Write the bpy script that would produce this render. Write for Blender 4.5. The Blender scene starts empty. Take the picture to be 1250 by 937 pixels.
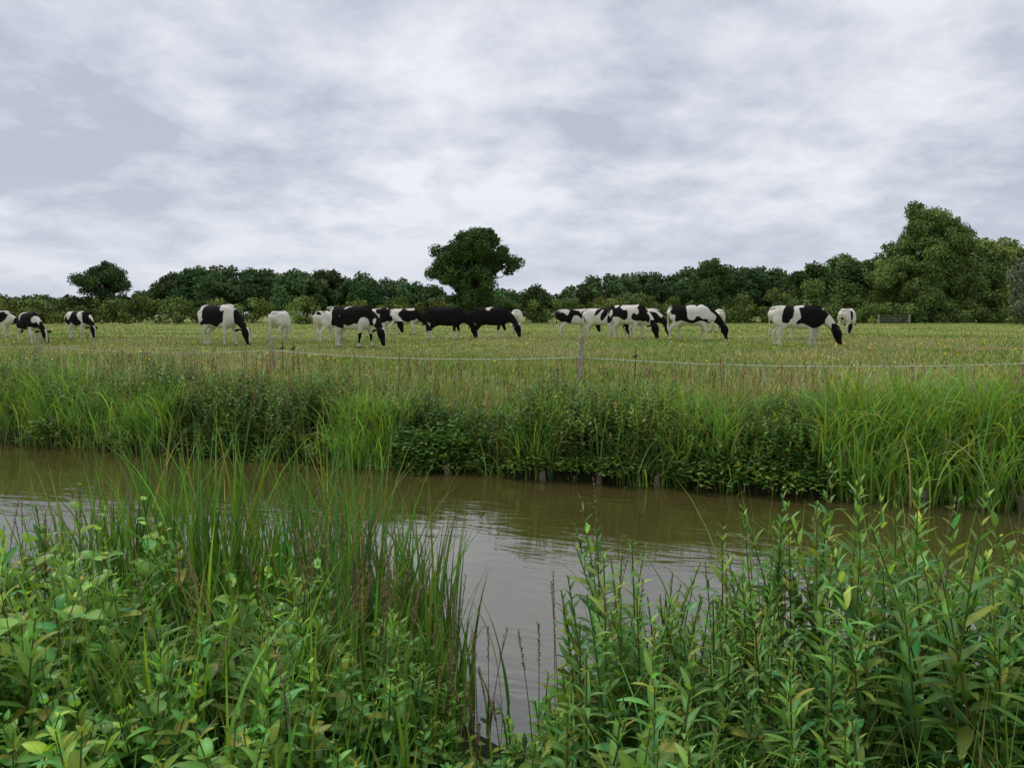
import bpy, math, numpy as np
from math import radians, pi
rng = np.random.default_rng(11)
scene = bpy.context.scene
SL = 0.305; CA = 1/math.sqrt(1+SL*SL); SA = SL*CA      # canal direction: slope -0.305
def qof(x, y): return (y-8.95+SL*x)*CA
def uof(x, y): return x*CA-(y-8.95)*SA
def xy_of(u, q): return u*CA+q*SA, 8.95-u*SA+q*CA
PQ = [-4000,-6.5,-5.8,-5.45,-5.25,-4.6,-.8,-.15,0.0,.25,1.2,2.0,4000]
PZ = [.40,.40,.26,.05,-.25,-.6,-.6,-.3,.12,.3,.68,.75,.75]
def height(x, y):
    x = np.asarray(x, float); y = np.asarray(y, float)
    q = qof(x, y); u = uof(x, y)
    wf = .10*np.sin(.9*u)+.07*np.sin(2.3*u+1)+.03*np.sin(6.1*u)
    wn = .05*np.sin(1.7*u)+.04*np.sin(4.1*u+2)-.22*np.exp(-((x-.0)/.25)**2)
    qq = np.where(q > -2.7, q+wf, q-wn)
    z = np.interp(qq, PQ, PZ)
    far = np.clip((q-2)/6, 0, 1)
    z = z+far*(.05*np.sin(.31*x+.2*y)+.04*np.sin(.13*x-.37*y+1))
    z = z+.015*np.sin(3.1*x+1.3*y)*np.sin(2.7*y-1.1*x)
    return z

# ---------------------------------------------------------------- helpers
class G:
    def __init__(s): s.V=[]; s.F=[]; s.C=[]; s.n=0
    def add(s, V, F, C):
        s.V.append(V.reshape(-1,3)); s.F.append(F.reshape(-1,4)+s.n); s.C.append(C.reshape(-1,3)); s.n += V.reshape(-1,3).shape[0]
def link(ob, parent=None):
    scene.collection.objects.link(ob)
    if parent: ob.parent = parent
    return ob
def build(name, g, mat, smooth=True, parent=None):
    V=np.concatenate(g.V).astype(np.float32); F=np.concatenate(g.F).astype(np.int32); C=np.concatenate(g.C)
    me=bpy.data.meshes.new(name)
    me.vertices.add(len(V)); me.vertices.foreach_set("co", V.ravel())
    me.loops.add(F.size); me.loops.foreach_set("vertex_index", F.ravel())
    me.polygons.add(len(F)); me.polygons.foreach_set("loop_start", np.arange(0,F.size,4,dtype=np.int32))
    me.update(calc_edges=True)
    if smooth: me.polygons.foreach_set("use_smooth", np.ones(len(F),bool))
    a=me.attributes.new("Col",'FLOAT_COLOR','POINT')
    rgba=np.ones((len(V),4),np.float32); rgba[:,:3]=np.clip(C,0.002,.9)
    a.data.foreach_set("color", rgba.ravel())
    me.materials.append(mat)
    ob=bpy.data.objects.new(name, me)
    return link(ob, parent)

def colv(n, base, v=.2, hue=.12):
    c=np.array(base)[None,:]*np.exp(v*rng.standard_normal(n))[:,None]
    h=hue*rng.standard_normal(n); c[:,0]*=np.exp(h*1.6); c[:,2]*=np.exp(-h)
    return c
def curve(base, az, th0, th1, L, S, pw=1.0):
    K=8; kk=(np.arange(K)+.5)/K
    t=S[None,:,None]*kk[None,None,:]
    th=th0[:,None,None]+(th1-th0)[:,None,None]*t**pw
    r=L[:,None]*S[None,:]*np.sin(th).mean(-1); z=L[:,None]*S[None,:]*np.cos(th).mean(-1)
    P=np.zeros((len(L),len(S),3))
    P[...,0]=base[:,None,0]+r*np.cos(az)[:,None]; P[...,1]=base[:,None,1]+r*np.sin(az)[:,None]; P[...,2]=base[:,None,2]+z
    return P
def ribbon(g, base, az, th0, th1, L, W, segs, prof, col, fold=None, tw=0.0, pw=1.0, tipcol=None):
    N=len(L)
    if N==0: return
    th0=np.broadcast_to(th0,(N,)).astype(float); th1=np.broadcast_to(th1,(N,)).astype(float)
    W=np.broadcast_to(W,(N,)).astype(float)
    S=np.linspace(0,1,segs+1); P=curve(base,az,th0,th1,L,S,pw)
    th=th0[:,None]+(th1-th0)[:,None]*S[None]**pw
    d=np.stack([np.cos(az),np.sin(az),0*az],-1)[:,None,:]; side=np.stack([-np.sin(az),np.cos(az),0*az],-1)[:,None,:]
    n=-np.cos(th)[...,None]*d; n=n+np.sin(th)[...,None]*np.array([0,0,1.])
    twa=(np.broadcast_to(tw,(N,))[:,None]*S[None])[...,None]
    s2=side*np.cos(twa)+n*np.sin(twa); n2=n*np.cos(twa)-side*np.sin(twa)
    w=(W[:,None]*prof(S)[None,:]/2)[...,None]
    C=np.broadcast_to(col[:,None,None,:],(N,segs+1,3 if fold is not None else 2,3)).copy()
    if tipcol is not None: C=C*(1-S[None,:,None,None]**3)+tipcol[:,None,None,:]*(S[None,:,None,None]**3)
    if fold is None:
        V=np.stack([P+s2*w,P-s2*w],2); m=2
    else:
        V=np.stack([P+s2*w+n2*w*fold,P,P-s2*w+n2*w*fold],2); m=3; C[:,:,1]*=1.3
    off=(np.arange(N)*(segs+1)*m)[:,None]
    q=[]
    for i in range(segs):
        for j in range(m-1):
            a=i*m+j; q.append([a,a+1,a+m+1,a+m])
    F=off[:,:,None]+np.array(q)[None]
    g.add(V,F,C)
def tube(g, base, az, th0, th1, L, r0, r1, segs, col, sides=4):
    N=len(L); th0=np.broadcast_to(th0,(N,)).astype(float); th1=np.broadcast_to(th1,(N,)).astype(float)
    S=np.linspace(0,1,segs+1); P=curve(base,az,th0,th1,L,S)
    r=(r0*(1-S)+r1*S)[None,:]*np.ones((N,1))
    V=np.zeros((N,segs+1,sides,3))
    for k in range(sides):
        a=2*pi*k/sides
        V[:,:,k,:]=P+r[...,None]*np.array([math.cos(a),math.sin(a),0])
    q=[]
    for i in range(segs):
        for k in range(sides):
            k2=(k+1)%sides; q.append([i*sides+k,i*sides+k2,(i+1)*sides+k2,(i+1)*sides+k])
    F=(np.arange(N)*(segs+1)*sides)[:,None,None]+np.array(q)[None]
    g.add(V,F,np.broadcast_to(col[:,None,None,:],(N,segs+1,sides,3)).copy())
blade=lambda t: np.clip(np.minimum(.55+t*1.5,1)*(1-t**2.2),0.03,1)
lance=lambda t: np.clip(np.sin(pi*t**.75)**.8,0.04,1)
ovate=lambda t: np.clip(np.sin(pi*t**.58)**.7,0.04,1)
seedp=lambda t: np.where(t<.72,.22,np.where(t<.97,1.0,.3))
def leafy(g, base, H, lean, nodes, LL, LW, prof, col, s0=.15, tl=1.15, tt=.45, droop=.55, rad=.004, stemcol=(.14,.18,.055), segs=5, fold=.3, hue=.1):
    N=len(H)
    if N==0: return
    az=rng.uniform(0,2*pi,N); th0=lean*.25; th1=lean
    tube(g,base,az,th0,th1,H,rad,rad*.45,5,colv(N,stemcol,.2,.2))
    S=np.linspace(s0,.985,nodes); P=curve(base,az,th0,th1,H,S)
    sp=(S-s0)/(1-s0); ph=rng.uniform(0,2*pi,N); tint=np.exp(.22*rng.standard_normal(N))
    for k in range(2):
        A=ph[:,None]+np.arange(nodes)[None]*(pi/2)+k*pi+.3*rng.standard_normal((N,nodes))
        ls=LL*(.6+.4*np.sin(pi*np.clip(sp,0,1)))*(1-.62*sp**4)
        L=ls[None]*rng.uniform(.75,1.2,(N,nodes))*np.clip(H/H.mean(),.7,1.2)[:,None]
        t0=(tl*(1-sp**2)+tt*sp**2)[None]+.2*rng.standard_normal((N,nodes)); t1=t0+droop*rng.uniform(.4,1.5,(N,nodes))
        c=colv(N*nodes,col,.2,hue)*np.repeat(tint,nodes)[:,None]*np.tile(.9+.45*sp**3,N)[:,None]
        yel=rng.random(N*nodes)<.02; c[yel]=np.array([.35,.32,.06])
        keep=rng.random(N*nodes)<.9
        ribbon(g,P.reshape(-1,3)[keep],A.ravel()[keep],t0.ravel()[keep],t1.ravel()[keep],L.ravel()[keep],(L*LW).ravel()[keep]*rng.uniform(.8,1.15,keep.sum()),segs,prof,c[keep],fold=fold,tw=rng.uniform(-.5,.5,keep.sum()))
def pts(x, y): return np.stack([x,y,height(x,y)],-1)
def bank(n, u0, u1, q0, q1, dmin=0):
    u=rng.uniform(u0,u1,n); q=rng.uniform(q0,q1,n); x,y=xy_of(u,q)
    if dmin:
        k=np.hypot(x,y)>dmin; x=x[k]; y=y[k]
    return x,y

# ---------------------------------------------------------------- materials
def newmat(name):
    m=bpy.data.materials.new(name); m.use_nodes=True; nt=m.node_tree
    b=nt.nodes['Principled BSDF']; return m,nt,b
def foliage_mat(name, trans=.3, rough=.45, spec=.35):
    m,nt,b=newmat(name); N=nt.nodes; Lk=nt.links
    a=N.new('ShaderNodeAttribute'); a.attribute_name='Col'
    if trans>0:
        Lk.new(a.outputs['Color'],b.inputs['Base Color']); b.inputs['Roughness'].default_value=rough
        b.inputs['Specular IOR Level'].default_value=spec
        tr=N.new('ShaderNodeBsdfTranslucent')
        tc=N.new('ShaderNodeVectorMath'); tc.operation='MULTIPLY'; tc.inputs[1].default_value=(1.4,1.4,.6)
        Lk.new(a.outputs['Color'],tc.inputs[0]); Lk.new(tc.outputs[0],tr.inputs['Color'])
        ms=N.new('ShaderNodeMixShader'); ms.inputs[0].default_value=trans
        Lk.new(b.outputs[0],ms.inputs[1]); Lk.new(tr.outputs[0],ms.inputs[2])
        Lk.new(ms.outputs[0],N['Material Output'].inputs['Surface'])
    else:
        N.remove(b); d=N.new('ShaderNodeBsdfDiffuse'); Lk.new(a.outputs['Color'],d.inputs['Color'])
        Lk.new(d.outputs[0],N['Material Output'].inputs['Surface'])
    return m
M_leaf=foliage_mat('leaf_green',.35,.42,.3)
M_grass=foliage_mat('grass_blades',0)
M_tree=foliage_mat('tree_foliage',0)

def simple(name,col,rough=.8,noise=None,spec=.3):
    m,nt,b=newmat(name); N=nt.nodes; Lk=nt.links
    no=N.new('ShaderNodeTexNoise'); no.inputs['Scale'].default_value=noise or 12; no.inputs['Detail'].default_value=6
    tc=N.new('ShaderNodeTexCoord'); Lk.new(tc.outputs['Object'],no.inputs['Vector'])
    r=N.new('ShaderNodeValToRGB'); r.color_ramp.elements[0].position=.3; r.color_ramp.elements[1].position=.7
    r.color_ramp.elements[0].color=(*[c*.6 for c in col],1); r.color_ramp.elements[1].color=(*[min(1,c*1.35) for c in col],1)
    Lk.new(no.outputs['Fac'],r.inputs[0]); Lk.new(r.outputs[0],b.inputs['Base Color'])
    b.inputs['Roughness'].default_value=rough; b.inputs['Specular IOR Level'].default_value=spec
    bp=N.new('ShaderNodeBump'); bp.inputs['Strength'].default_value=.4; bp.inputs['Distance'].default_value=.02
    Lk.new(no.outputs['Fac'],bp.inputs['Height']); Lk.new(bp.outputs[0],b.inputs['Normal'])
    return m
M_wood=simple('weathered_wood',(.34,.29,.20),.85,25)
M_pile=simple('wet_timber',(.13,.11,.075),.8,25)
M_bark=simple('bark',(.07,.06,.045),.95,4)
M_wire=simple('polywire',(.62,.64,.60),.7,40)
M_plastic=simple('dark_plastic',(.03,.03,.03),.5,40)
M_steel=simple('galvanised_steel',(.18,.20,.20),.6,10)

# ground
mg,nt,b=newmat('ground_grass'); N=nt.nodes; Lk=nt.links
geo=N.new('ShaderNodeNewGeometry')
n1=N.new('ShaderNodeTexNoise'); n1.inputs['Scale'].default_value=.35; n1.inputs['Detail'].default_value=4
n2=N.new('ShaderNodeTexNoise'); n2.inputs['Scale'].default_value=6; n2.inputs['Detail'].default_value=5
for n in (n1,n2): Lk.new(geo.outputs['Position'],n.inputs['Vector'])
r1=N.new('ShaderNodeValToRGB'); r1.color_ramp.elements[0].position=.38; r1.color_ramp.elements[1].position=.66
r1.color_ramp.elements[0].color=(.19,.28,.06,1); r1.color_ramp.elements[1].color=(.35,.35,.12,1)
Lk.new(n1.outputs['Fac'],r1.inputs[0])
r2=N.new('ShaderNodeValToRGB'); r2.color_ramp.elements[0].position=.3; r2.color_ramp.elements[1].position=.75
r2.color_ramp.elements[0].color=(.55,.55,.55,1); r2.color_ramp.elements[1].color=(1.2,1.2,1.2,1)
Lk.new(n2.outputs['Fac'],r2.inputs[0])
mu=N.new('ShaderNodeMix'); mu.data_type='RGBA'; mu.blend_type='MULTIPLY'; mu.inputs[0].default_value=1
Lk.new(r1.outputs[0],mu.inputs[6]); Lk.new(r2.outputs[0],mu.inputs[7])
sx=N.new('ShaderNodeSeparateXYZ'); Lk.new(geo.outputs['Position'],sx.inputs[0])
mr=N.new('ShaderNodeMapRange'); mr.inputs['From Min'].default_value=.45; mr.inputs['From Max'].default_value=.7
Lk.new(sx.outputs['Z'],mr.inputs['Value'])
soil=N.new('ShaderNodeMix'); soil.data_type='RGBA'; soil.inputs[6].default_value=(.030,.032,.014,1)
Lk.new(mr.outputs[0],soil.inputs[0]); Lk.new(mu.outputs[2],soil.inputs[7]); Lk.new(soil.outputs[2],b.inputs['Base Color'])
b.inputs['Roughness'].default_value=.95; b.inputs['Specular IOR Level'].default_value=.1
bp=N.new('ShaderNodeBump'); bp.inputs['Strength'].default_value=.5; bp.inputs['Distance'].default_value=.05
Lk.new(n2.outputs['Fac'],bp.inputs['Height']); Lk.new(bp.outputs[0],b.inputs['Normal'])

# water
mw,nt,b=newmat('murky_water'); N=nt.nodes; Lk=nt.links
b.inputs['Roughness'].default_value=.02; b.inputs['IOR'].default_value=2.6
tc=N.new('ShaderNodeTexCoord')
n0=N.new('ShaderNodeTexNoise'); n0.inputs['Scale'].default_value=.7; n0.inputs['Detail'].default_value=3
Lk.new(tc.outputs['Object'],n0.inputs['Vector'])
rw=N.new('ShaderNodeValToRGB'); rw.color_ramp.elements[0].color=(.055,.046,.014,1); rw.color_ramp.elements[1].color=(.080,.067,.022,1)
Lk.new(n0.outputs['Fac'],rw.inputs[0]); Lk.new(rw.outputs[0],b.inputs['Base Color'])
def wav(scale,sx_,sy_,dist):
    mp=N.new('ShaderNodeMapping'); mp.inputs['Scale'].default_value=(sx_,sy_,1); Lk.new(tc.outputs['Object'],mp.inputs['Vector'])
    n=N.new('ShaderNodeTexNoise'); n.inputs['Scale'].default_value=scale; n.inputs['Detail'].default_value=2; n.inputs['Distortion'].default_value=dist
    Lk.new(mp.outputs[0],n.inputs['Vector']); return n
wa=wav(1.0,2.6,10,.5); wb=wav(1.0,.9,2.4,.3)
n3=N.new('ShaderNodeTexNoise'); n3.inputs['Scale'].default_value=.45; n3.inputs['Detail'].default_value=1; Lk.new(tc.outputs['Object'],n3.inputs['Vector'])
pr=N.new('ShaderNodeMapRange'); pr.inputs['From Min'].default_value=.36; pr.inputs['From Max'].default_value=.60; pr.inputs['To Min'].default_value=.12; pr.inputs['To Max'].default_value=.7; Lk.new(n3.outputs['Fac'],pr.inputs['Value'])
m1=N.new('ShaderNodeMath'); m1.operation='MULTIPLY'; Lk.new(wa.outputs['Fac'],m1.inputs[0]); Lk.new(pr.outputs[0],m1.inputs[1])
ad=N.new('ShaderNodeMath'); ad.operation='ADD'; Lk.new(m1.outputs[0],ad.inputs[0]); Lk.new(wb.outputs['Fac'],ad.inputs[1])
bp=N.new('ShaderNodeBump'); bp.inputs['Strength'].default_value=.33; bp.inputs['Distance'].default_value=.026
Lk.new(ad.outputs[0],bp.inputs['Height']); Lk.new(bp.outputs[0],b.inputs['Normal'])

# ---------------------------------------------------------------- terrain + water
us=np.concatenate([-np.geomspace(3000,16,40),np.arange(-15.5,15.6,.25),np.geomspace(16,3000,40)])
qs=np.concatenate([-np.geomspace(1500,10,15),np.arange(-9,-6.6,.4),np.arange(-6.5,-4.3,.12),[-4,-3,-2,-1.2],np.arange(-.9,2.6,.1),np.arange(2.8,10,.4),np.geomspace(10.5,3000,50)])
U,Q=np.meshgrid(us,qs); X,Y=xy_of(U,Q); Z=height(X,Y)
g=G(); nu=len(us); nq=len(qs)
V=np.stack([X,Y,Z],-1); I=np.arange(nu*nq).reshape(nq,nu)
F=np.stack([I[:-1,:-1],I[:-1,1:],I[1:,1:],I[1:,:-1]],-1)
g.add(V,F,np.ones_like(V)*.1); build('ground',g,mg)
me=bpy.data.meshes.new('canal_water'); me.from_pydata([(-600,-6.1,0),(600,-6.1,0),(600,.5,0),(-600,.5,0)],[],[(0,1,2,3)])
me.materials.append(mw); wo=link(bpy.data.objects.new('canal_water',me)); wo.location=(0,8.95,0); wo.rotation_euler=(0,0,-math.atan(SL))

# ---------------------------------------------------------------- field grass
g=G()
def wedge(n,d0,d1,pw=1.0):
    y=d0+(d1-d0)*rng.random(n)**pw; x=rng.uniform(-1,1,n)*(y*.85+2); return x,y
GR=(.185,.29,.055); ST=(.40,.385,.145)
def patch_(x,y): return .42+.5*np.sin(.45*x+1.7*np.sin(.35*y))*np.sin(.55*y+1.1*np.sin(.4*x))+.15*np.sin(.17*x+2)*np.sin(.9*y)
x,y=wedge(190000,9.2,38); k=qof(x,y)>1.0; x=x[k];y=y[k]; n=len(x)
pat=np.clip(patch_(x,y)+.28*rng.standard_normal(n),0,1)[:,None]
c=colv(n,GR,.22,.12)*(1-pat)+colv(n,ST,.22,.1)*pat
dd=np.hypot(x,y); hs=np.interp(y,[9,16,24],[1.0,.7,.42])
ribbon(g,pts(x,y)-[0,0,.01],rng.uniform(0,2*pi,n),rng.uniform(0,.35,n),rng.uniform(.3,1.5,n),rng.uniform(.10,.28,n)*hs,.006+.0007*dd,3,blade,c)
x,y=wedge(34000,9.2,36); k=(qof(x,y)>.8)&(patch_(x,y)+rng.normal(0,.4,len(x))>.5); x=x[k];y=y[k]; n=len(x)
ribbon(g,pts(x,y),rng.uniform(0,2*pi,n),rng.uniform(0,.12,n),rng.uniform(.1,.5,n),rng.uniform(.2,.42,n)*np.interp(y,[9,24],[1,.55]),.006+.0005*np.hypot(x,y),5,seedp,colv(n,(.44,.37,.22),.28,.12))
x,y=wedge(70000,36,108,1.2); n=len(x)
pat=np.clip(.45+.4*np.sin(.15*x+np.sin(.2*y))*np.sin(.22*y)+.25*rng.standard_normal(n),0,1)[:,None]
c=colv(n,GR,.2,.1)*(1-pat)+colv(n,ST,.2,.1)*pat
ribbon(g,pts(x,y)-[0,0,.01],rng.uniform(0,2*pi,n),rng.uniform(0,.4,n),rng.uniform(.4,1.4,n),rng.uniform(.06,.15,n),.03+.0006*y,2,blade,c)
build('field_grass',g,M_grass)
g=G(); x,y=wedge(3600,12,75); k=(qof(x,y)>2)&(np.sin(.3*x+1)*np.sin(.25*y)+.25*np.sin(.1*x)+rng.normal(0,.5,len(x))>.1); x=x[k];y=y[k]; n=len(x)
p=pts(x,y); hh=rng.uniform(.12,.28,n); tube(g,p,rng.uniform(0,6,n),.0,.0,hh,.003,.002,1,colv(n,(.1,.16,.03)),3)
for a in range(2):
    ribbon(g,p+np.stack([0*x,0*x,hh],-1),rng.uniform(0,6,n),.6,1.3,.022+.0006*y,.02+.0006*y,1,lambda t:t*0+1,colv(n,(.85,.66,.03),.1,.02))
build('buttercups',g,M_grass)

# ---------------------------------------------------------------- far bank vegetation
g=G()
def blades(g,x,y,L,W,col,th0=(0,.25),th1=(.4,1.6),pw=1.8,segs=6,fold=None,v=.2,tip=(.25,.2,.07),zoff=0.0,dead=.03):
    n=len(x)
    if n==0: return
    B=pts(x,y); B[:,2]=np.maximum(B[:,2],-.15)+zoff
    c=colv(n,col,v,.14); dk=rng.random(n)<dead; c[dk]=colv(int(dk.sum()),(.34,.29,.15),.2,.05)
    tc=np.where((rng.random(n)<.12)[:,None],np.array(tip)[None],c*1.1)
    ribbon(g,B,rng.uniform(0,2*pi,n),rng.uniform(*th0,n),rng.uniform(*th1,n),L,W,segs,blade,c,fold=fold,tw=rng.uniform(-1.2,1.2,n),pw=pw,tipcol=tc)
def clumped(n,per,u0,u1,q0,q1,s=.07):
    m=max(1,n//per); cu=rng.uniform(u0,u1,m); cq=rng.uniform(q0,q1,m)
    u=np.repeat(cu,per)+rng.normal(0,s,m*per); q=np.repeat(cq,per)+rng.normal(0,s,m*per)
    return xy_of(u,q)
def slope(x,y):
    u=uof(x,y); return np.interp(qof(x,y),[0,.6,1.5,2.5],[1.0,.85,.5,.4])*(1+.18*np.sin(1.9*u)+.14*np.sin(4.3*u+1))
x,y=clumped(13000,14,-26,22,-.1,1.7,.1); n=len(x)
blades(g,x,y,rng.uniform(.3,.75,n)*slope(x,y),rng.uniform(.008,.014,n),(.18,.29,.06),segs=5,v=.3,dead=.06)
x,y=clumped(12000,25,-26,22,.3,3.2,.12); n=len(x)
blades(g,x,y,rng.uniform(.3,.75,n)*slope(x,y),rng.uniform(.007,.012,n),(.30,.34,.12),segs=4,v=.25,dead=.18)
for (u0,u1,num,Lm,q0,q1,ww) in [(3.5,9.5,5500,1.02,-.25,1.0,.024),(-2.5,-1.6,900,.78,-.2,.4,.018),(-.1,.6,400,.7,-.1,.6,.017),(1.0,2.6,900,.75,-.1,.7,.017),(-5.7,-4.9,600,.75,-.15,.4,.017),(-9.5,-6,1500,.85,-.1,1.0,.016),(-24,-9,2600,.9,-.1,1.1,.016),(9.5,20,3500,1.0,-.15,1.0,.02)]:
    x,y=clumped(num,14,u0,u1,q0,q1,.09); n=len(x)
    blades(g,x,y,rng.uniform(.6,1.1,n)*Lm,rng.uniform(.75,1.15,n)*ww,(.205,.36,.062),th1=(.6,2.3),segs=8,v=.27,dead=.04,pw=2.2)
x,y=clumped(6000,12,-26,22,-.22,.15,.06); n=len(x)
blades(g,x,y,rng.uniform(.25,.6,n),rng.uniform(.008,.015,n),(.19,.30,.06),th0=(.1,.5),th1=(1.2,2.6),segs=6,v=.3,dead=.08)
build('far_bank_sedge',g,M_leaf)
g=G()
for (u0,u1,q0,q1,num,h,cc) in [(-10.5,-7,.2,1.4,420,.9,(.13,.215,.07)),(-6.9,-5,.2,1.4,260,.72,(.14,.215,.075)),(-5,-2.9,.0,1.2,560,.68,(.115,.20,.05)),(-2.9,-1.5,.3,1.4,180,.55,(.16,.24,.075)),(-1.5,-.35,-.1,.7,260,.6,(.095,.185,.04)),(-.3,2.4,-.1,1.2,620,.6,(.14,.225,.07)),(.6,1.8,-.1,.6,150,.55,(.18,.26,.08)),(2.0,3.6,-.15,1.0,480,.52,(.125,.22,.05)),(-24,-10,.1,1.4,900,.8,(.125,.21,.055)),(3.3,7,.9,1.6,200,.5,(.135,.23,.055)),(7,18,.2,1.3,500,.75,(.13,.22,.055))]:
    x,y=bank(num,u0,u1,q0,q1); n=len(x)
    leafy(g,pts(x,y),h*rng.uniform(.5,1.2,n)*slope(x,y),rng.uniform(.05,.5,n),12,.08,.45,ovate,cc,segs=3,fold=.25,hue=.16)
def mound(g,cx,cy,cz,rx,rz,n,col,size):
    d=rng.standard_normal((n,3)); d/=np.linalg.norm(d,axis=1)[:,None]; d[:,2]=np.abs(d[:,2])*1.0-.3
    rr=rng.uniform(.45,1.1,n)*(1+.22*np.sin(5*d[:,0]+cx*7)*np.sin(4*d[:,2]+cx))
    P=np.array([cx,cy,cz])+d*rr[:,None]*np.array([rx,rx*.8,rz]); P[:,2]=np.maximum(P[:,2],.02)
    az=np.arctan2(d[:,1],d[:,0])+rng.normal(0,.9,n)
    ribbon(g,P,az,rng.uniform(.7,1.5,n),rng.uniform(1.3,2.3,n),size*rng.uniform(.7,1.3,n),size*.6,3,ovate,colv(n,col,.28,.14)*1.12,fold=.25,tw=rng.uniform(-.7,.7,n))
for (u,q,rx,rz,num,cc) in [(-1.1,.1,.5,.5,2300,(.095,.18,.04)),(-.7,.05,.35,.35,1300,(.11,.20,.045)),(-4.6,.15,.5,.35,1600,(.11,.18,.05)),(-3.8,.2,.55,.42,2000,(.095,.175,.04)),(-3.1,.15,.4,.3,1200,(.115,.19,.045)),(-2.4,.0,.3,.15,700,(.13,.2,.05)),
                           (.3,.0,.4,.22,1200,(.12,.19,.045)),(1.3,.0,.4,.2,1200,(.13,.21,.055)),(.8,-.05,.3,.15,800,(.14,.23,.05)),(2.2,.0,.45,.28,1500,(.12,.20,.05)),(2.9,.0,.5,.27,1600,(.13,.22,.05)),(3.5,-.05,.35,.2,900,(.13,.23,.05)),(-7.0,.1,.5,.35,1400,(.11,.19,.05)),(-9,.1,.6,.45,1400,(.11,.18,.05)),(-5.6,0,.4,.2,800,(.13,.2,.06)),(6.8,.1,.5,.3,1200,(.11,.20,.04))]:
    xx,yy=xy_of(u,q); mound(g,xx,yy,.17,rx,rz,num,cc,.07)
build('far_bank_nettles_and_brambles',g,M_leaf)
g=G()
x,y=bank(420,-12,9,.1,2.4); n=len(x); B=pts(x,y); H=rng.uniform(.45,.85,n)*np.interp(qof(x,y),[0,1,2.2],[1,.85,.7])
az=rng.uniform(0,6.28,n); tube(g,B,az,.02,.12,H,.004,.002,3,colv(n,(.24,.17,.09)),3)
S=np.linspace(.6,.98,9); P=curve(B,az,np.full(n,.02),np.full(n,.12),H,S).reshape(-1,3)
for k in range(3): ribbon(g,P,rng.uniform(0,6.28,len(P)),.4,1.0,np.full(len(P),.03),.012,1,lambda t:t*0+1,colv(len(P),(.26,.20,.12),.35,.1))
build('dock_seed_heads',g,M_leaf)

g=G()
pu=np.array([-2.3,-.75,.45,1.1,1.75,4.4,4.9,5.25,5.6,6.1,7.4]); 
for u in pu:
    xx,yy=xy_of(u,-.22+.04*rng.standard_normal()); r=.032+.01*rng.random(); h=.09+.09*rng.random(); lx=.05*rng.standard_normal()
    K=8; a=np.arange(K)*2*pi/K
    Vr=[]
    for (z,rr) in [(-.5,r),(h-.02,r*(1+.1*rng.random())),(h,r*.8),(h-.005,0.001)]:
        Vr.append(np.stack([xx+rr*np.cos(a)+z*lx,yy+rr*np.sin(a),np.full(K,z)+.015*np.cos(a)*(z>0)],-1))
    Vr=np.array(Vr); q=[[i*K+k,i*K+(k+1)%K,(i+1)*K+(k+1)%K,(i+1)*K+k] for i in range(3) for k in range(K)]
    g.add(Vr,np.array(q),np.ones_like(Vr)*.2)
build('timber_pilings',g,M_pile,smooth=False)

# ---------------------------------------------------------------- near bank vegetation
def US(x): return (x+6.3*SA)/CA
EX=[-6,-2.64,-1.8,-1.27,-.85,-.57,-.38,-.23,-.09,.03,.16,.30,.51,.88,1.16,1.58,1.8,6]
EZ=[.95,.86,1.20,1.13,1.06,.96,.82,.66,.54,.54,.84,1.12,1.0,1.03,1.24,1.30,1.30,1.3]
def env(x): return np.interp(x,EX,EZ)*(1+.06*np.sin(7*x)+.04*np.sin(17*x+1))
gapf=lambda x,y: np.where((np.abs(x-.0)<.19)&(qof(x,y)>-6.2),.25,1.)
g=G()
def near_blades(num,per,x0,x1,q0,q1,hf,W,col,th1=(.2,1.2),segs=9,s=.06,th0=(0,.18),dead=.03,pw=2.4):
    x,y=clumped(num,per,US(x0),US(x1),q0,q1,s); k=(np.hypot(x,y)>1.35); x=x[k]; y=y[k]; n=len(x)
    z=np.maximum(height(x,y),-.15); H=np.maximum(env(x)-z,.12)*rng.uniform(*hf,n)
    k=rng.random(n)<gapf(x,y); x=x[k];y=y[k];H=H[k]
    blades(g,x,y,H,rng.uniform(.7,1.25,len(x))*W,col,th0=th0,th1=th1,pw=pw,segs=segs,fold=.35,dead=dead,v=.26)
near_blades(800,8,-2.2,-.2,-6.0,-5.15,(.5,1.25),.018,(.095,.20,.036),th1=(.1,1.0),th0=(0,.10))
near_blades(330,8,-1.9,-.6,-5.5,-4.95,(.65,1.28),.019,(.085,.185,.034),th1=(.1,.8),th0=(0,.10))
near_blades(420,8,-1.5,-.05,-7.0,-5.9,(.55,1.12),.016,(.115,.235,.04),th1=(.2,1.3),th0=(0,.12))
near_blades(200,8,-5,-2.3,-5.9,-5.2,(.6,1.2),.017,(.12,.23,.036),th1=(.1,1.0))
near_blades(260,8,.3,2.4,-5.9,-5.2,(.6,1.05),.015,(.13,.245,.045))
near_blades(280,9,1.5,2.6,-6.9,-5.9,(.7,1.1),.023,(.16,.31,.045),th1=(.6,1.9))
near_blades(8500,16,-5,5,-7.9,-5.5,(.30,.82),.006,(.16,.28,.055),th1=(.4,1.9),segs=6,s=.06,dead=.07)
near_blades(2800,14,-3,3,-7.6,-6.2,(.4,.88),.010,(.15,.29,.05),th1=(.5,1.9),segs=7,s=.05,dead=.06)
build('near_bank_reeds_and_grass',g,M_leaf)
def near_pts(num,x0,x1,q0,q1,dmin=1.35):
    x,y=bank(num,US(x0),US(x1),q0,q1,dmin); n=len(x)
    keep=rng.random(n)<gapf(x,y); return x[keep],y[keep]
g=G()
def herb(num,x0,x1,q0,q1,hf,col,**kw):
    x,y=near_pts(num,x0,x1,q0,q1); z=height(x,y); n=len(x)
    H=np.maximum(env(x)-z,.15)*rng.uniform(*hf,n)
    leafy(g,pts(x,y),H,rng.uniform(.03,.45,n),col=col,**kw)
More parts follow.
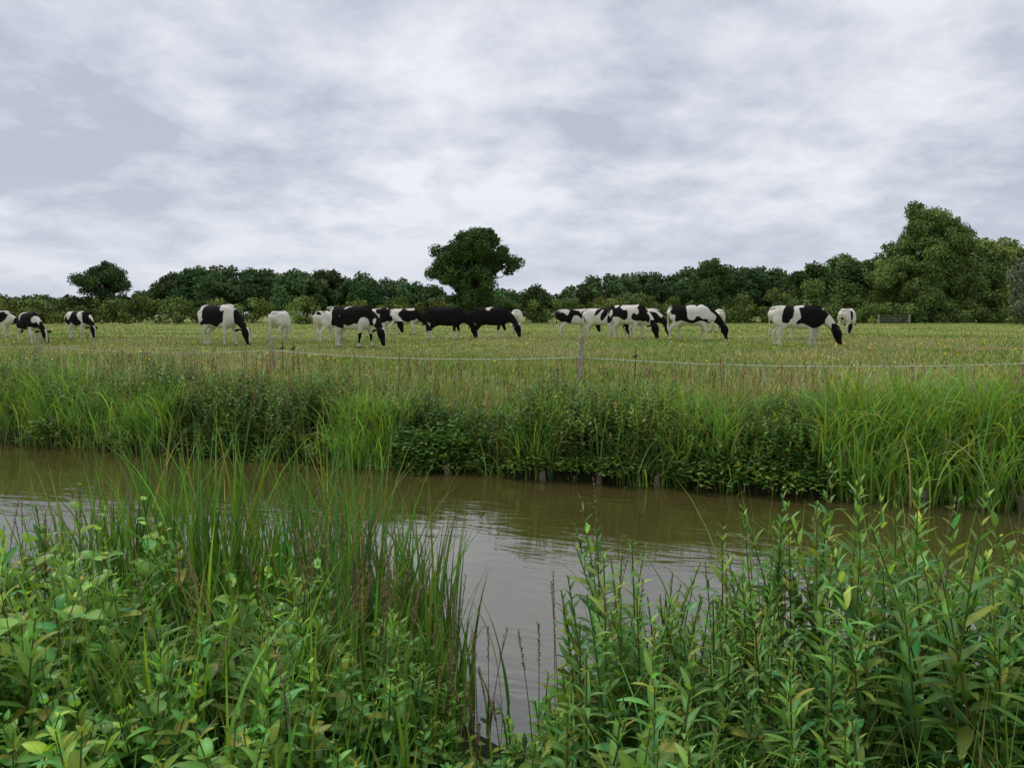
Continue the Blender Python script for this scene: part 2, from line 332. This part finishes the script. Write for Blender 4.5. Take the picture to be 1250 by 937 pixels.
W=dict(nodes=20,LL=.11,LW=.25,prof=lance,s0=.15,tl=1.1,tt=.3,droop=.6,rad=.0045,segs=5,fold=.35,hue=.15)
herb(430,.15,4.5,-7.6,-5.6,(.55,1.0),(.14,.265,.06),**W)
herb(300,.2,3.0,-6.4,-5.5,(.75,1.1),(.15,.28,.065),**W)
herb(110,-5,-1.9,-7.2,-5.7,(.6,1.0),(.145,.275,.055),**W)
herb(110,-1.9,.2,-7.8,-5.9,(.45,.85),(.145,.275,.055),**W)
build('near_bank_willowherb',g,M_leaf)
g=G()
Nn=dict(nodes=11,LL=.085,LW=.5,prof=ovate,s0=.15,tl=1.2,tt=.6,droop=.6,rad=.004,segs=6,fold=.25,hue=.17)
herb(230,-5,-1.5,-7.8,-6.0,(.45,.85),(.14,.275,.045),**Nn)
herb(330,-1.6,.3,-7.9,-5.8,(.4,.82),(.13,.26,.045),**Nn)
herb(260,.1,4.5,-7.8,-5.7,(.4,.85),(.11,.23,.045),**Nn)
herb(190,-2,.5,-7.9,-6.8,(.5,.92),(.17,.32,.05),**Nn)
build('near_bank_nettles',g,M_leaf)
g=G()
x,y=near_pts(14000,-5,5,-8.0,-5.5,1.1); n=len(x); B=pts(x,y); B[:,2]+=rng.uniform(0,.35,n)*np.clip(env(x)-B[:,2],.1,.8)
ribbon(g,B,rng.uniform(0,2*pi,n),rng.uniform(.5,1.3,n),rng.uniform(1.2,2.1,n),rng.uniform(.03,.08,n),rng.uniform(.02,.045,n),4,ovate,colv(n,(.14,.27,.045),.3,.17),fold=.2,tw=rng.uniform(-.6,.6,n))
x,y=near_pts(170,-4,-1.0,-7.6,-5.8); n=len(x); B=pts(x,y); H=np.maximum(env(x)-B[:,2],.2)*rng.uniform(.5,1.0,n)
leafy(g,B,H,rng.uniform(.1,.6,n),8,.085,.68,ovate,(.20,.37,.055),s0=.15,tl=1.2,tt=.8,droop=.7,rad=.003,segs=6,fold=.18,hue=.12)
build('near_bank_ground_cover',g,M_leaf)
g=G()
x,y=near_pts(60,-.85,-.15,-6.3,-5.4); x2,y2=near_pts(100,-4,4,-7.2,-5.6); x3,y3=bank(9,US(-.15),US(.25),-6.2,-5.6); x=np.r_[x,x2,x3]; y=np.r_[y,y2,y3]; n=len(x); B=pts(x,y)
H=np.maximum(env(x)+.10-B[:,2],.35)*rng.uniform(.75,1.08,n); az=rng.uniform(0,6.28,n); l1=rng.uniform(.05,.35,n)
tube(g,B,az,l1*.2,l1,H,.003,.0012,5,colv(n,(.20,.18,.09)),3)
S=np.linspace(.72,.99,14); P=curve(B,az,l1*.2,l1,H,S).reshape(-1,3)
for k in range(4): ribbon(g,P,rng.uniform(0,6.28,len(P)),.3,.9,rng.uniform(.008,.026,len(P)),.005,2,lance,colv(len(P),(.26,.18,.13),.3,.1))
build('grass_seed_heads',g,M_leaf)

# ---------------------------------------------------------------- trees
def leafcloud(g,cen,rad,per,size,col,cv=.18,flat=.85):
    m=len(rad); cnt=np.maximum(20,(per*rad**2).astype(int)); idx=np.repeat(np.arange(m),cnt); n=len(idx)
    d=rng.standard_normal((n,3)); d/=np.linalg.norm(d,axis=1)[:,None]
    rr=rad[idx]*rng.uniform(.5,1.2,n)
    P=cen[idx]+d*rr[:,None]*np.array([1,1,flat])
    nn=d+.6*rng.standard_normal((n,3)); nn/=np.linalg.norm(nn,axis=1)[:,None]
    t=np.cross(nn,rng.standard_normal((n,3))); t/=np.linalg.norm(t,axis=1)[:,None]; b=np.cross(nn,t)
    s=(size*rng.uniform(.6,1.4,n))[:,None]
    V=np.stack([P+t*s,P+b*s*.6,P-t*s,P-b*s*.6],1)
    tint=np.exp(cv*rng.standard_normal(m))
    c=colv(n,col,.18,.08)*tint[idx][:,None]
    F=np.arange(n*4).reshape(n,4); g.add(V,F,np.repeat(c[:,None,:],4,1))
def ell(n,c,r,lo=.35,hi=.85,zmin=-1):
    d=rng.standard_normal((n,3)); d/=np.linalg.norm(d,axis=1)[:,None]; d[:,2]=np.maximum(d[:,2],zmin)
    return np.array(c)+d*rng.uniform(lo,hi,n)[:,None]*np.array(r)
def limb(g,p0,p1,r0,r1,K=7,S=5,wob=.25):
    p0=np.array(p0,float); p1=np.array(p1,float); L=np.linalg.norm(p1-p0); T=np.linspace(0,1,S+1)
    P=p0+(p1-p0)*T[:,None]; P[1:-1]+=rng.normal(0,wob*L*.08,(S-1,3))
    ax=(p1-p0)/L; s=np.cross(ax,[.3,.9,.1]); s/=np.linalg.norm(s); t=np.cross(ax,s)
    a=np.arange(K)*2*pi/K; r=(r0*(1-T)+r1*T)
    V=P[:,None,:]+r[:,None,None]*(np.cos(a)[None,:,None]*s+np.sin(a)[None,:,None]*t)
    q=[[i*K+k,i*K+(k+1)%K,(i+1)*K+(k+1)%K,(i+1)*K+k] for i in range(S) for k in range(K)]
    g.add(V,np.array(q),np.ones_like(V)*.06)
def tree(name,x,y,lobes,col,leaf=.17,per=300,trunk=.45):
    z0=float(height(x,y)); par=link(bpy.data.objects.new(name,None)); g=G(); gt=G()
    top=max(l[1] for l in lobes)
    limb(gt,(x,y,z0-.2),(x,y,z0+(top-z0)*.55),trunk,trunk*.6,9,6,.1)
    for (dx,z,rx,rz,nc,cr) in lobes:
        c=ell(nc,(x+dx,y,z),(rx,rx,rz)); r=cr*rng.uniform(.5,1.2,nc)
        leafcloud(g,c,r,per,leaf,col)
        for k in range(min(7,nc)):
            limb(gt,(x,y,z0+(top-z0)*rng.uniform(.25,.5)),c[k],trunk*.35,.04,6,5,.6)
    build('foliage',g,M_tree,False,par); build('trunk',gt,M_bark,True,par)
tree('oak_tree',-5.4,105,[(0,10.3,5.9,3.7,80,1.15),(4.2,8.8,2.6,2.3,22,.9),(-3.9,8.4,2.4,2.4,22,.9),(0,6.3,4.9,2.6,40,1.1),(.3,12.3,3.6,1.8,26,.8),(0,3.6,4.2,1.6,20,1.0)],(.068,.118,.036))
tree('broadleaf_tree',-67,125,[(0,7.3,5.2,2.9,46,1.1),(0,8.6,3.5,1.8,18,1.0)],(.070,.12,.045))
tree('broadleaf_tree',62.5,113,[(0,10.5,6.6,6.2,85,1.35),(-1,15.8,3.7,3.2,40,.95),(2.5,13.4,3.8,3,26,1.1),(-4.5,7,4,4.5,34,1.2),(4.5,7,4,4.5,34,1.2),(0,4,6.5,3,40,1.3)],(.145,.215,.062))
tree('broadleaf_tree',27.4,104,[(0,6.6,3.4,2.9,38,.85),(.3,8.4,2.0,1.3,12,.7),(0,4,3.5,2,20,.9)],(.085,.14,.048))
tree('willow_tree',64.5,96,[(0,7.0,1.5,3.8,40,.7),(.3,3.5,2.2,2.4,30,.7)],(.19,.23,.15),leaf=.13)
tree('broadleaf_tree',-53,128,[(0,7.5,5,3,40,1.1),(0,5,5,3,20,1.2)],(.075,.13,.048))
PX=[-200,-130,-88,-80,-76,-63,-59,-53,-46,-34.6,-27.5,-20.5,-14,1.4,10.6,16.2,23.3,29,34.6,43,50,53,58.6,64.3,78.4,88,130,220]
PZt=[5,5,5.4,5.7,5.2,6.1,8.8,10.6,11.2,10.2,9.3,8.8,7.2,6.6,7.0,8.8,8.9,10.7,11.6,11.2,10.4,11.8,13.7,14.4,15.8,16,16,14]
g=G(); xs=np.arange(-150,160,2.9)
for X0 in xs:
    for row in range(2):
        x0=X0+rng.normal(0,1.3); y0=rng.uniform(120,130)+row*8; top=np.interp(x0*130/y0,PX,PZt)
        top=1.9+(top-1.9)*y0/130; top*=rng.uniform(.88,1.07); rx=rng.uniform(2.4,4.4)*min(1.2,top/9+.25)
        z0=.75; h=top-z0
        nc=int(14+h*1.1); cen=ell(nc,(x0,y0,z0+h*.52),(rx,rx,h*.46)); cen[:,2]=np.maximum(cen[:,2],1.2)
        cr=rng.uniform(.6,1.3,nc)*min(1.25,.6+top/18)
        right=np.clip((x0-40)/20,0,1)
        base=np.array((.080,.132,.052))*(1-right)+np.array((.135,.20,.062))*right
        base=base*np.exp(rng.normal(0,.28)); base[0]*=np.exp(rng.normal(0,.12))
        leafcloud(g,cen,cr,150,.26,base,.14)
build('distant_woodland',g,M_tree,False)
g=G()
def hedge(x0,x1,y0,ztop,col,n_per=2.2,rmin=.6,rmax=1.1,per=190):
    n=int((x1-x0)*n_per); x=rng.uniform(x0,x1,n); 
    top=ztop*(1+.10*np.sin(.35*x)+.08*np.sin(1.1*x+1)); z=.75+rng.random(n)**.8*(top-.75-.8)+.2
    cen=np.stack([x,y0+rng.normal(0,.7,n)-.35*(top-z),z],-1); r=rng.uniform(rmin,rmax,n)
    for a in range(4):
        k=np.arange(n)%4==a
        leafcloud(g,cen[k],r[k],per,.18,np.array(col)*np.array([1+.3*(a==1),1+.1*(a==1),1])*(.8+.15*a),.18)
hedge(-120,-8,103,4.3,(.135,.185,.055),2.6)
hedge(-8,34,112,4.3,(.12,.17,.05),2.6)
hedge(30,120,110,3.6,(.12,.18,.052),2.8)
hedge(34,120,116,5.0,(.11,.17,.048),2.4,.8,1.4)
hedge(44,62,118,7.5,(.11,.17,.048),2.8,1.0,1.6); hedge(70,92,117,8,(.12,.18,.048),3,1.0,1.6)
hedge(-75,-56,101,3.8,(.145,.19,.06),1.2); hedge(12,22,106,4.8,(.155,.20,.06),2.5)
hedge(63,75,97,3.4,(.16,.23,.06),2.5)
build('hedgerow',g,M_tree,False)

par=link(bpy.data.objects.new('field_gate',None)); g=G()
gx,gy=49.5,98; gz=float(height(gx,gy))
for i,z in enumerate([.25,.45,.65,.85,1.1]): limb(g,(gx-1.8,gy,gz+z),(gx+1.8,gy,gz+z),.02,.02,6,2,0)
for dx in (-1.8,0,1.8): limb(g,(gx+dx,gy-.01,gz+.1),(gx+dx,gy-.01,gz+1.15),.02,.02,6,2,0)
build('gate_frame',g,M_steel,True,par)
g=G()
for dx in (-2,2): limb(g,(gx+dx,gy,gz-.2),(gx+dx,gy,gz+1.3),.1,.09,8,2,0)
build('gate_posts',g,M_wood,True,par)

# ---------------------------------------------------------------- electric fence
par=link(bpy.data.objects.new('electric_fence',None))
fp=[(7.40,10.9,.05,.82),(1.12,12.5,.03,.80),(-4.75,15.0,-.04,.70),(-10.9,17.3,.03,.72),(14.5,9.2,0,.75),(-18,19.5,0,.7)]
for i,(x,y,ln,h) in enumerate(fp):
    z=float(height(x,y)); g=G(); K=10; a=np.arange(K)*2*pi/K; r=.055
    st=[(-.3,r),(h*.5,r*.97),(h-.03,r*.93),(h,r*.72),(h+.003,.002)]
    V=np.array([np.stack([x+rr*np.cos(a)+ln*zz*1.5+.004*np.sin(3*a),y+rr*np.sin(a),np.full(K,z+zz)+(.02*np.cos(a) if zz>h-.1 else 0)],-1) for zz,rr in st])
    q=[[j*K+k,j*K+(k+1)%K,(j+1)*K+(k+1)%K,(j+1)*K+k] for j in range(4) for k in range(K)]
    g.add(V,np.array(q),np.ones_like(V)); build('post_%d'%(i+1),g,M_wood,True,par)
order=sorted(fp); g=G(); gs=G()
for (a,b) in zip(order[:-1],order[1:]):
    pa=np.array([a[0],a[1]-.06,.75+.46]); pb=np.array([b[0],b[1]-.06,.75+.46]); T=np.linspace(0,1,17)
    rr=.0055 if a[0]>-5 else .003
    Pm=pa+(pb-pa)*T[:,None]; Pm[:,2]-=.09*4*T*(1-T)
    for j in range(16): limb(g,Pm[j],Pm[j+1],rr,rr,5,1,0)
for (x,y) in [(2.0,12.28),(-4.3,14.8),(-4.55,14.9)]:
    z=float(height(x,y)); limb(gs,(x,y,z-.1),(x+.02,y,z+.62),.009,.007,6,3,0); limb(gs,(x-.03,y,z+.47),(x+.04,y,z+.5),.02,.02,6,1,0)
build('wire',g,M_wire,True,par); build('stakes',gs,M_plastic,True,par)

# ---------------------------------------------------------------- cows
def loft(verts,faces,path,K=14,e=2.3):
    P=np.array([p[:3] for p in path],float); n=len(P); o=len(verts)
    for i in range(n):
        t=P[min(i+1,n-1)]-P[max(i-1,0)]; t/=np.linalg.norm(t)
        s=np.array([0,1,0.])-t*t[1]; s/=np.linalg.norm(s); u=np.cross(t,s)
        w,h=path[i][3],path[i][4]
        for k in range(K):
            a=2*pi*k/K; c,si=math.cos(a),math.sin(a)
            c=math.copysign(abs(c)**(2/e),c); si=math.copysign(abs(si)**(2/e),si)
            verts.append(tuple(P[i]+s*w*c+u*h*si))
    for i in range(n-1):
        for k in range(K):
            k2=(k+1)%K; faces.append((o+i*K+k,o+i*K+k2,o+(i+1)*K+k2,o+(i+1)*K+k))
    faces.append(tuple(o+k for k in range(K))[::-1]); faces.append(tuple(o+(n-1)*K+k for k in range(K)))
def smoothpath(path,m=3):
    A=np.array(path,float); n=len(A); out=[]
    for i in range(n-1):
        p0=A[max(i-1,0)];p1=A[i];p2=A[i+1];p3=A[min(i+2,n-1)]
        for j in range(m):
            t=j/m; out.append(.5*((2*p1)+(-p0+p2)*t+(2*p0-5*p1+4*p2-p3)*t*t+(-p0+3*p1-3*p2+p3)*t**3))
    out.append(A[-1]); return [tuple(o) for o in out]
def cow_mesh(pose):
    st=pose['stride']; yaw=pose['yaw']; hd=pose['head']; V=[];F=[]
    loft(V,F,smoothpath([(-.86,0,1.20,.09,.09),(-.82,0,1.13,.19,.20),(-.68,0,1.06,.255,.285),(-.45,0,1.01,.285,.335),(-.15,0,.975,.32,.375),(.15,0,.965,.32,.385),(.40,0,.975,.275,.38),(.57,0,1.0,.215,.34),(.72,0,1.04,.16,.26)]),20,2.5)
    loft(V,F,smoothpath([(-.84,0,1.28,.06,.05),(-.62,0,1.315,.17,.05),(-.45,0,1.315,.10,.05),(-.1,0,1.315,.05,.05),(.3,0,1.325,.05,.05),(.52,0,1.325,.07,.07),(.70,0,1.23,.06,.08)]),10,2)
    nk=[(.45,0,1.06,.19,.28),(.68,.02*yaw,1.0,.15,.23),(.90,.09*yaw,.86+hd,.11,.175),(1.06,.18*yaw,.69+hd*1.5,.09,.13),(1.16,.25*yaw,.55+hd*1.9,.08,.10)]
    loft(V,F,smoothpath(nk),14,2.1)
    loft(V,F,smoothpath([(.30,0,.66,.08,.06),(.52,0,.70,.11,.10),(.68,0,.80,.07,.10),(.80,0,.84,.03,.05)]),10,2)
    hx,hy,hz=1.18,.25*yaw,.56+hd*1.9
    def hp(l,w,h): return (hx+l*.26,hy+l*.2*yaw,hz-l*.99,w,h)
    loft(V,F,smoothpath([hp(-.06,.06,.07),hp(.0,.10,.12),hp(.10,.125,.15),hp(.20,.11,.14),hp(.31,.078,.105),hp(.41,.08,.082),hp(.47,.085,.072),hp(.505,.055,.045)]),14,2.4)
    for sgn in (-1,1):
        ex,ey,ez=hx-.05,hy+sgn*.08,hz-.02
        loft(V,F,smoothpath([(ex,ey,ez,.03,.03),(ex-.04,ey+sgn*.09,ez+.01,.07,.03),(ex-.07,ey+sgn*.18,ez-.01,.065,.028),(ex-.08,ey+sgn*.26,ez-.04,.02,.016)]),10,2)
        e0=hp(.15,0,0); loft(V,F,[(e0[0]+.05,e0[1]+sgn*.10,e0[2]-.025,.01,.01),(e0[0]+.05,e0[1]+sgn*.10,e0[2],.022,.022),(e0[0]+.05,e0[1]+sgn*.10,e0[2]+.025,.01,.01)],8,2)
        s=st*sgn
        fx=.17*s
        loft(V,F,smoothpath([(.48,sgn*.15,1.02,.09,.19),(.46,sgn*.18,.84,.095,.16),(.44+fx*.2,sgn*.175,.67,.075,.105),(.45+fx*.5,sgn*.165,.52,.055,.07),(.46+fx*.7,sgn*.16,.41,.052,.06),(.455+fx*.8,sgn*.155,.32,.038,.042),(.45+fx*.92,sgn*.155,.18,.034,.038),(.45+fx,sgn*.155,.11,.043,.048),(.475+fx*1.02,sgn*.155,.045,.052,.06),(.485+fx*1.02,sgn*.155,.0,.058,.07)]),12,2)
        bx=-.20*s
        loft(V,F,smoothpath([(-.60,sgn*.14,1.08,.12,.21),(-.56,sgn*.19,.90,.12,.24),(-.50+bx*.2,sgn*.205,.74,.10,.19),(-.56+bx*.45,sgn*.195,.60,.065,.115),(-.67+bx*.7,sgn*.18,.48,.046,.066),(-.69+bx*.78,sgn*.175,.42,.044,.056),(-.68+bx*.87,sgn*.17,.32,.037,.046),(-.665+bx*.93,sgn*.165,.18,.035,.04),(-.655+bx,sgn*.165,.11,.043,.048),(-.625+bx,sgn*.165,.045,.052,.06),(-.61+bx,sgn*.165,0,.058,.068)]),12,2)
    tl=pose['tail']
    loft(V,F,smoothpath([(-.76,0,1.30,.035,.04),(-.88,0,1.26,.032,.035),(-.925,.02*tl,1.08,.026,.028),(-.915,.06*tl,.82,.024,.024),(-.905,.10*tl,.62,.032,.032),(-.895,.12*tl,.50,.045,.045),(-.895,.12*tl,.36,.02,.02)]),8,2)
    loft(V,F,smoothpath([(-.54,0,.74,.08,.08),(-.44,0,.67,.12,.10),(-.30,0,.65,.09,.06),(-.2,0,.66,.04,.04)]),10,2)
    me=bpy.data.meshes.new('cowsrc'); me.from_pydata(V,[],F); me.update()
    ob=link(bpy.data.objects.new('cowsrc',me))
    r=ob.modifiers.new('r','REMESH'); r.mode='VOXEL'; r.voxel_size=.018; r.use_smooth_shade=True
    s=ob.modifiers.new('s','SMOOTH'); s.factor=.5; s.iterations=3
    dg=bpy.context.evaluated_depsgraph_get(); out=bpy.data.meshes.new_from_object(ob.evaluated_get(dg))
    bpy.data.objects.remove(ob); return out
poses=[dict(stride=.5,yaw=0,head=0,tail=1),dict(stride=-.8,yaw=.5,head=0,tail=-1),dict(stride=.9,yaw=-.6,head=.02,tail=.5),dict(stride=.25,yaw=.9,head=0,tail=1.2),dict(stride=-.4,yaw=.2,head=.10,tail=.3)]
base=[cow_mesh(p) for p in poses]
mc,nt,b=newmat('cow_coat'); N=nt.nodes; Lk=nt.links
a=N.new('ShaderNodeAttribute'); a.attribute_name='Col'; Lk.new(a.outputs['Color'],b.inputs['Base Color'])
b.inputs['Roughness'].default_value=.85; b.inputs['Specular IOR Level'].default_value=.08
def cow(x,y,head,sc,pose,black,seed,whead=False,spots=None):
    r=np.random.default_rng(seed); me=base[pose].copy(); n=len(me.vertices); co=np.empty(n*3); me.vertices.foreach_get('co',co); co=co.reshape(-1,3)
    f=np.zeros(n)
    for k in range(14):
        kv=r.standard_normal(3); kv/=np.linalg.norm(kv); kv*=r.uniform(4,11)*np.array([1,.35,.95]); f+=np.sin(co@kv+r.uniform(0,6.28)+.8*np.sin(co@(kv[[2,0,1]]*1.7)))*r.uniform(.5,1)
    z=co[:,2]; xx=co[:,0]
    body=(z>.65)&(xx<.8)
    f=f-np.median(f[body]); f=f/f[body].std()+black
    if spots:
        for (sx_,sz,rx,rz,v) in spots:
            d=((xx-sx_)/rx)**2+((z-sz)/rz)**2; f+=v*np.clip(1.3-d,0,1.)
    if black<1.9: f-=np.clip((.74+.05*np.sin(9*xx+seed)-z)/.10,0,1)*np.where(xx<.82,3.,0)
    else: f=np.where((z<.38)&(xx<.85),-2,f)
    hd=(xx>1.02)&(z<.78)
    f=np.where(hd,-2. if whead else 2.,f)
    if r.random()<.7: f=np.where(hd&(xx>1.24)&(np.abs(co[:,1]-np.median(co[hd][:,1]))<.035),-2,f)
    f=np.where((xx<-.875)&(z<.62),-2,f)
    t=np.clip(f*14+.5,0,1)[:,None]
    mot=(1+.06*np.sin(co@np.array([9,7,11])+seed)*np.sin(co@np.array([-6,12,8])))[:,None]
    c=np.array([.66,.62,.545])*mot*(1-t)+np.array([.010,.009,.009])*t
    dirt=np.clip((.75-z)/.75,0,1)[:,None]; c=c*(1-.3*dirt)+np.array([.14,.11,.07])*.3*dirt*(1-t)
    c=np.where((z<.055)[:,None],np.array([.05,.045,.035]),c)
    mz=(xx>1.1)&(z<.11); c=np.where(mz[:,None],np.array([.06,.05,.05]),c)
    at=me.attributes.new('Col','FLOAT_COLOR','POINT'); rgba=np.ones((n,4),np.float32); rgba[:,:3]=c; at.data.foreach_set('color',rgba.ravel())
    me.materials.clear(); me.materials.append(mc)
    me.polygons.foreach_set('use_smooth',np.ones(len(me.polygons),bool))
    ob=link(bpy.data.objects.new('cow',me)); ob.location=(x,y,float(height(x,y))-.01); ob.rotation_euler=(0,0,radians(head)); ob.scale=(sc,)*3
cow(-26.5,39,-10,1,4,0,1)
cow(-19.9,31.2,-38,.95,1,1.3,2)
cow(-20.7,36.2,-25,.97,2,.2,3)
cow(-10.5,27.2,-28,1.07,0,.2,4,spots=[(-.8,1.1,.25,.5,-3),(-.1,1.15,.55,.3,2),(.62,.95,.16,.4,-3)])
cow(-11.5,37.6,82,1.05,3,-1.9,5,True)
cow(-8.5,35,68,1.05,1,-.8,6,True)
cow(-5.7,27.2,-24,1.09,2,.9,7,spots=[(-.85,1.0,.2,.5,-3),(.55,.75,.2,.25,-3)])
cow(-7.3,40.5,-15,1.15,4,.5,8)
cow(-6.2,44,-20,1.1,1,.1,9)
cow(-3.2,36.5,-8,1.15,0,2.8,10)
cow(-1.0,36.2,-14,1.12,2,2.8,11)
cow(.3,47,84,1.1,3,-1.8,12,True)
cow(3.6,43.5,10,1.15,4,.2,13)
cow(4.8,40.3,-30,1.15,3,-.1,14)
cow(5.3,34.2,-42,1.12,0,0,15)
cow(6.8,39.5,-20,1.12,2,.1,16)
cow(7.9,33.2,-24,1.14,1,.1,17,spots=[(-.75,1.05,.2,.3,-2),(0,1.1,.2,.4,-2)])
cow(13.4,49,80,1.1,3,-1.8,18,True)
cow(10.9,28.8,-22,1.14,0,.1,19,spots=[(-.8,.95,.3,.4,-3),(-.35,1.1,.3,.3,2),(.55,1.1,.25,.3,2)])
cow(13.6,35.2,-12,1.14,2,-.3,20)
cow(19.3,43.5,48,1.1,3,-.8,21)
for m in base: bpy.data.meshes.remove(m)

g=G(); bx_,by_,bz_=37,70,32.0
limb(g,(bx_-.2,by_,bz_),(bx_+.2,by_,bz_+.03),.02,.06,6,2,0); limb(g,(bx_,by_,bz_),(bx_-.05,by_-.35,bz_+.18),.06,.01,4,3,0); limb(g,(bx_,by_,bz_),(bx_-.05,by_+.35,bz_+.18),.06,.01,4,3,0)
build('bird',g,M_plastic)

# ---------------------------------------------------------------- sky + sun
SUN_EL,SUN_AZ=55,-50
w=bpy.data.worlds.new("World"); scene.world=w; w.use_nodes=True; nt=w.node_tree; N=nt.nodes; Lk=nt.links
bg=N['Background']; bg.inputs['Strength'].default_value=.142
sky=N.new('ShaderNodeTexSky'); sky.sky_type='NISHITA'; sky.sun_disc=False; sky.sun_elevation=radians(SUN_EL); sky.sun_rotation=radians(SUN_AZ)
tc=N.new('ShaderNodeTexCoord'); sep=N.new('ShaderNodeSeparateXYZ'); Lk.new(tc.outputs['Generated'],sep.inputs[0])
def math_(op,a,b_):
    m=N.new('ShaderNodeMath'); m.operation=op
    for i,v in enumerate((a,b_)):
        if isinstance(v,(int,float)): m.inputs[i].default_value=v
        else: Lk.new(v,m.inputs[i])
    return m.outputs[0]
zc=math_('MAXIMUM',sep.outputs['Z'],0.0); zd=math_('ADD',zc,.28)
cx=math_('DIVIDE',sep.outputs['X'],zd); cy=math_('DIVIDE',sep.outputs['Y'],zd)
cb=N.new('ShaderNodeCombineXYZ'); Lk.new(cx,cb.inputs[0]); Lk.new(cy,cb.inputs[1])
def nz(scale,det,rough,dist,off):
    mp=N.new('ShaderNodeMapping'); mp.inputs['Location'].default_value=off; Lk.new(cb.outputs[0],mp.inputs[0])
    n=N.new('ShaderNodeTexNoise'); n.inputs['Scale'].default_value=scale; n.inputs['Detail'].default_value=det; n.inputs['Roughness'].default_value=rough; n.inputs['Distortion'].default_value=dist
    Lk.new(mp.outputs[0],n.inputs['Vector']); return n.outputs['Fac']
a1=nz(1.25,3,.5,.2,(3,1,0)); a2=nz(4.5,7,.6,.15,(7,2,4))
mixn=math_('ADD',math_('MULTIPLY',a1,.55),math_('MULTIPLY',a2,.45))
rp=N.new('ShaderNodeValToRGB'); Lk.new(mixn,rp.inputs[0]); cr=rp.color_ramp
cr.elements[0].position=.40; cr.elements[0].color=(3.5,3.78,4.45,1)
cr.elements[1].position=.59; cr.elements[1].color=(6.0,6.1,6.4,1)
e=cr.elements.new(.49); e.color=(4.65,4.88,5.45,1)
hz=N.new('ShaderNodeMapRange'); hz.inputs['From Min'].default_value=0; hz.inputs['From Max'].default_value=.16; hz.inputs['To Min'].default_value=.65; hz.inputs['To Max'].default_value=0
Lk.new(zc,hz.inputs['Value'])
m1=N.new('ShaderNodeMix'); m1.data_type='RGBA'; m1.inputs[7].default_value=(4.3,4.65,5.4,1); Lk.new(hz.outputs[0],m1.inputs[0]); Lk.new(rp.outputs[0],m1.inputs[6])
m2=N.new('ShaderNodeMix'); m2.data_type='RGBA'; m2.inputs[0].default_value=.95; Lk.new(sky.outputs[0],m2.inputs[6]); Lk.new(m1.outputs[2],m2.inputs[7])
Lk.new(m2.outputs[2],bg.inputs['Color'])
sd=bpy.data.lights.new('sun','SUN'); sd.energy=1.5; sd.angle=radians(15); sd.color=(1,.95,.87)
so=link(bpy.data.objects.new('sun',sd))
from mathutils import Vector
az=radians(SUN_AZ); el=radians(SUN_EL); dv=Vector((math.sin(az)*math.cos(el),math.cos(az)*math.cos(el),math.sin(el)))
so.rotation_euler=dv.to_track_quat('Z','Y').to_euler(); so.location=(0,0,30)

cam=bpy.data.cameras.new('camera'); co_=link(bpy.data.objects.new('camera',cam)); co_.location=(0,0,1.9); co_.rotation_euler=(radians(90-5.19),0,0)
cam.sensor_width=36; cam.lens=26.5; cam.clip_start=.05; cam.clip_end=6000; scene.camera=co_
scene.view_settings.view_transform='Standard'; scene.view_settings.look='None'; scene.view_settings.exposure=0
print('faces',sum(len(o.data.polygons) for o in scene.objects if o.type=='MESH'))
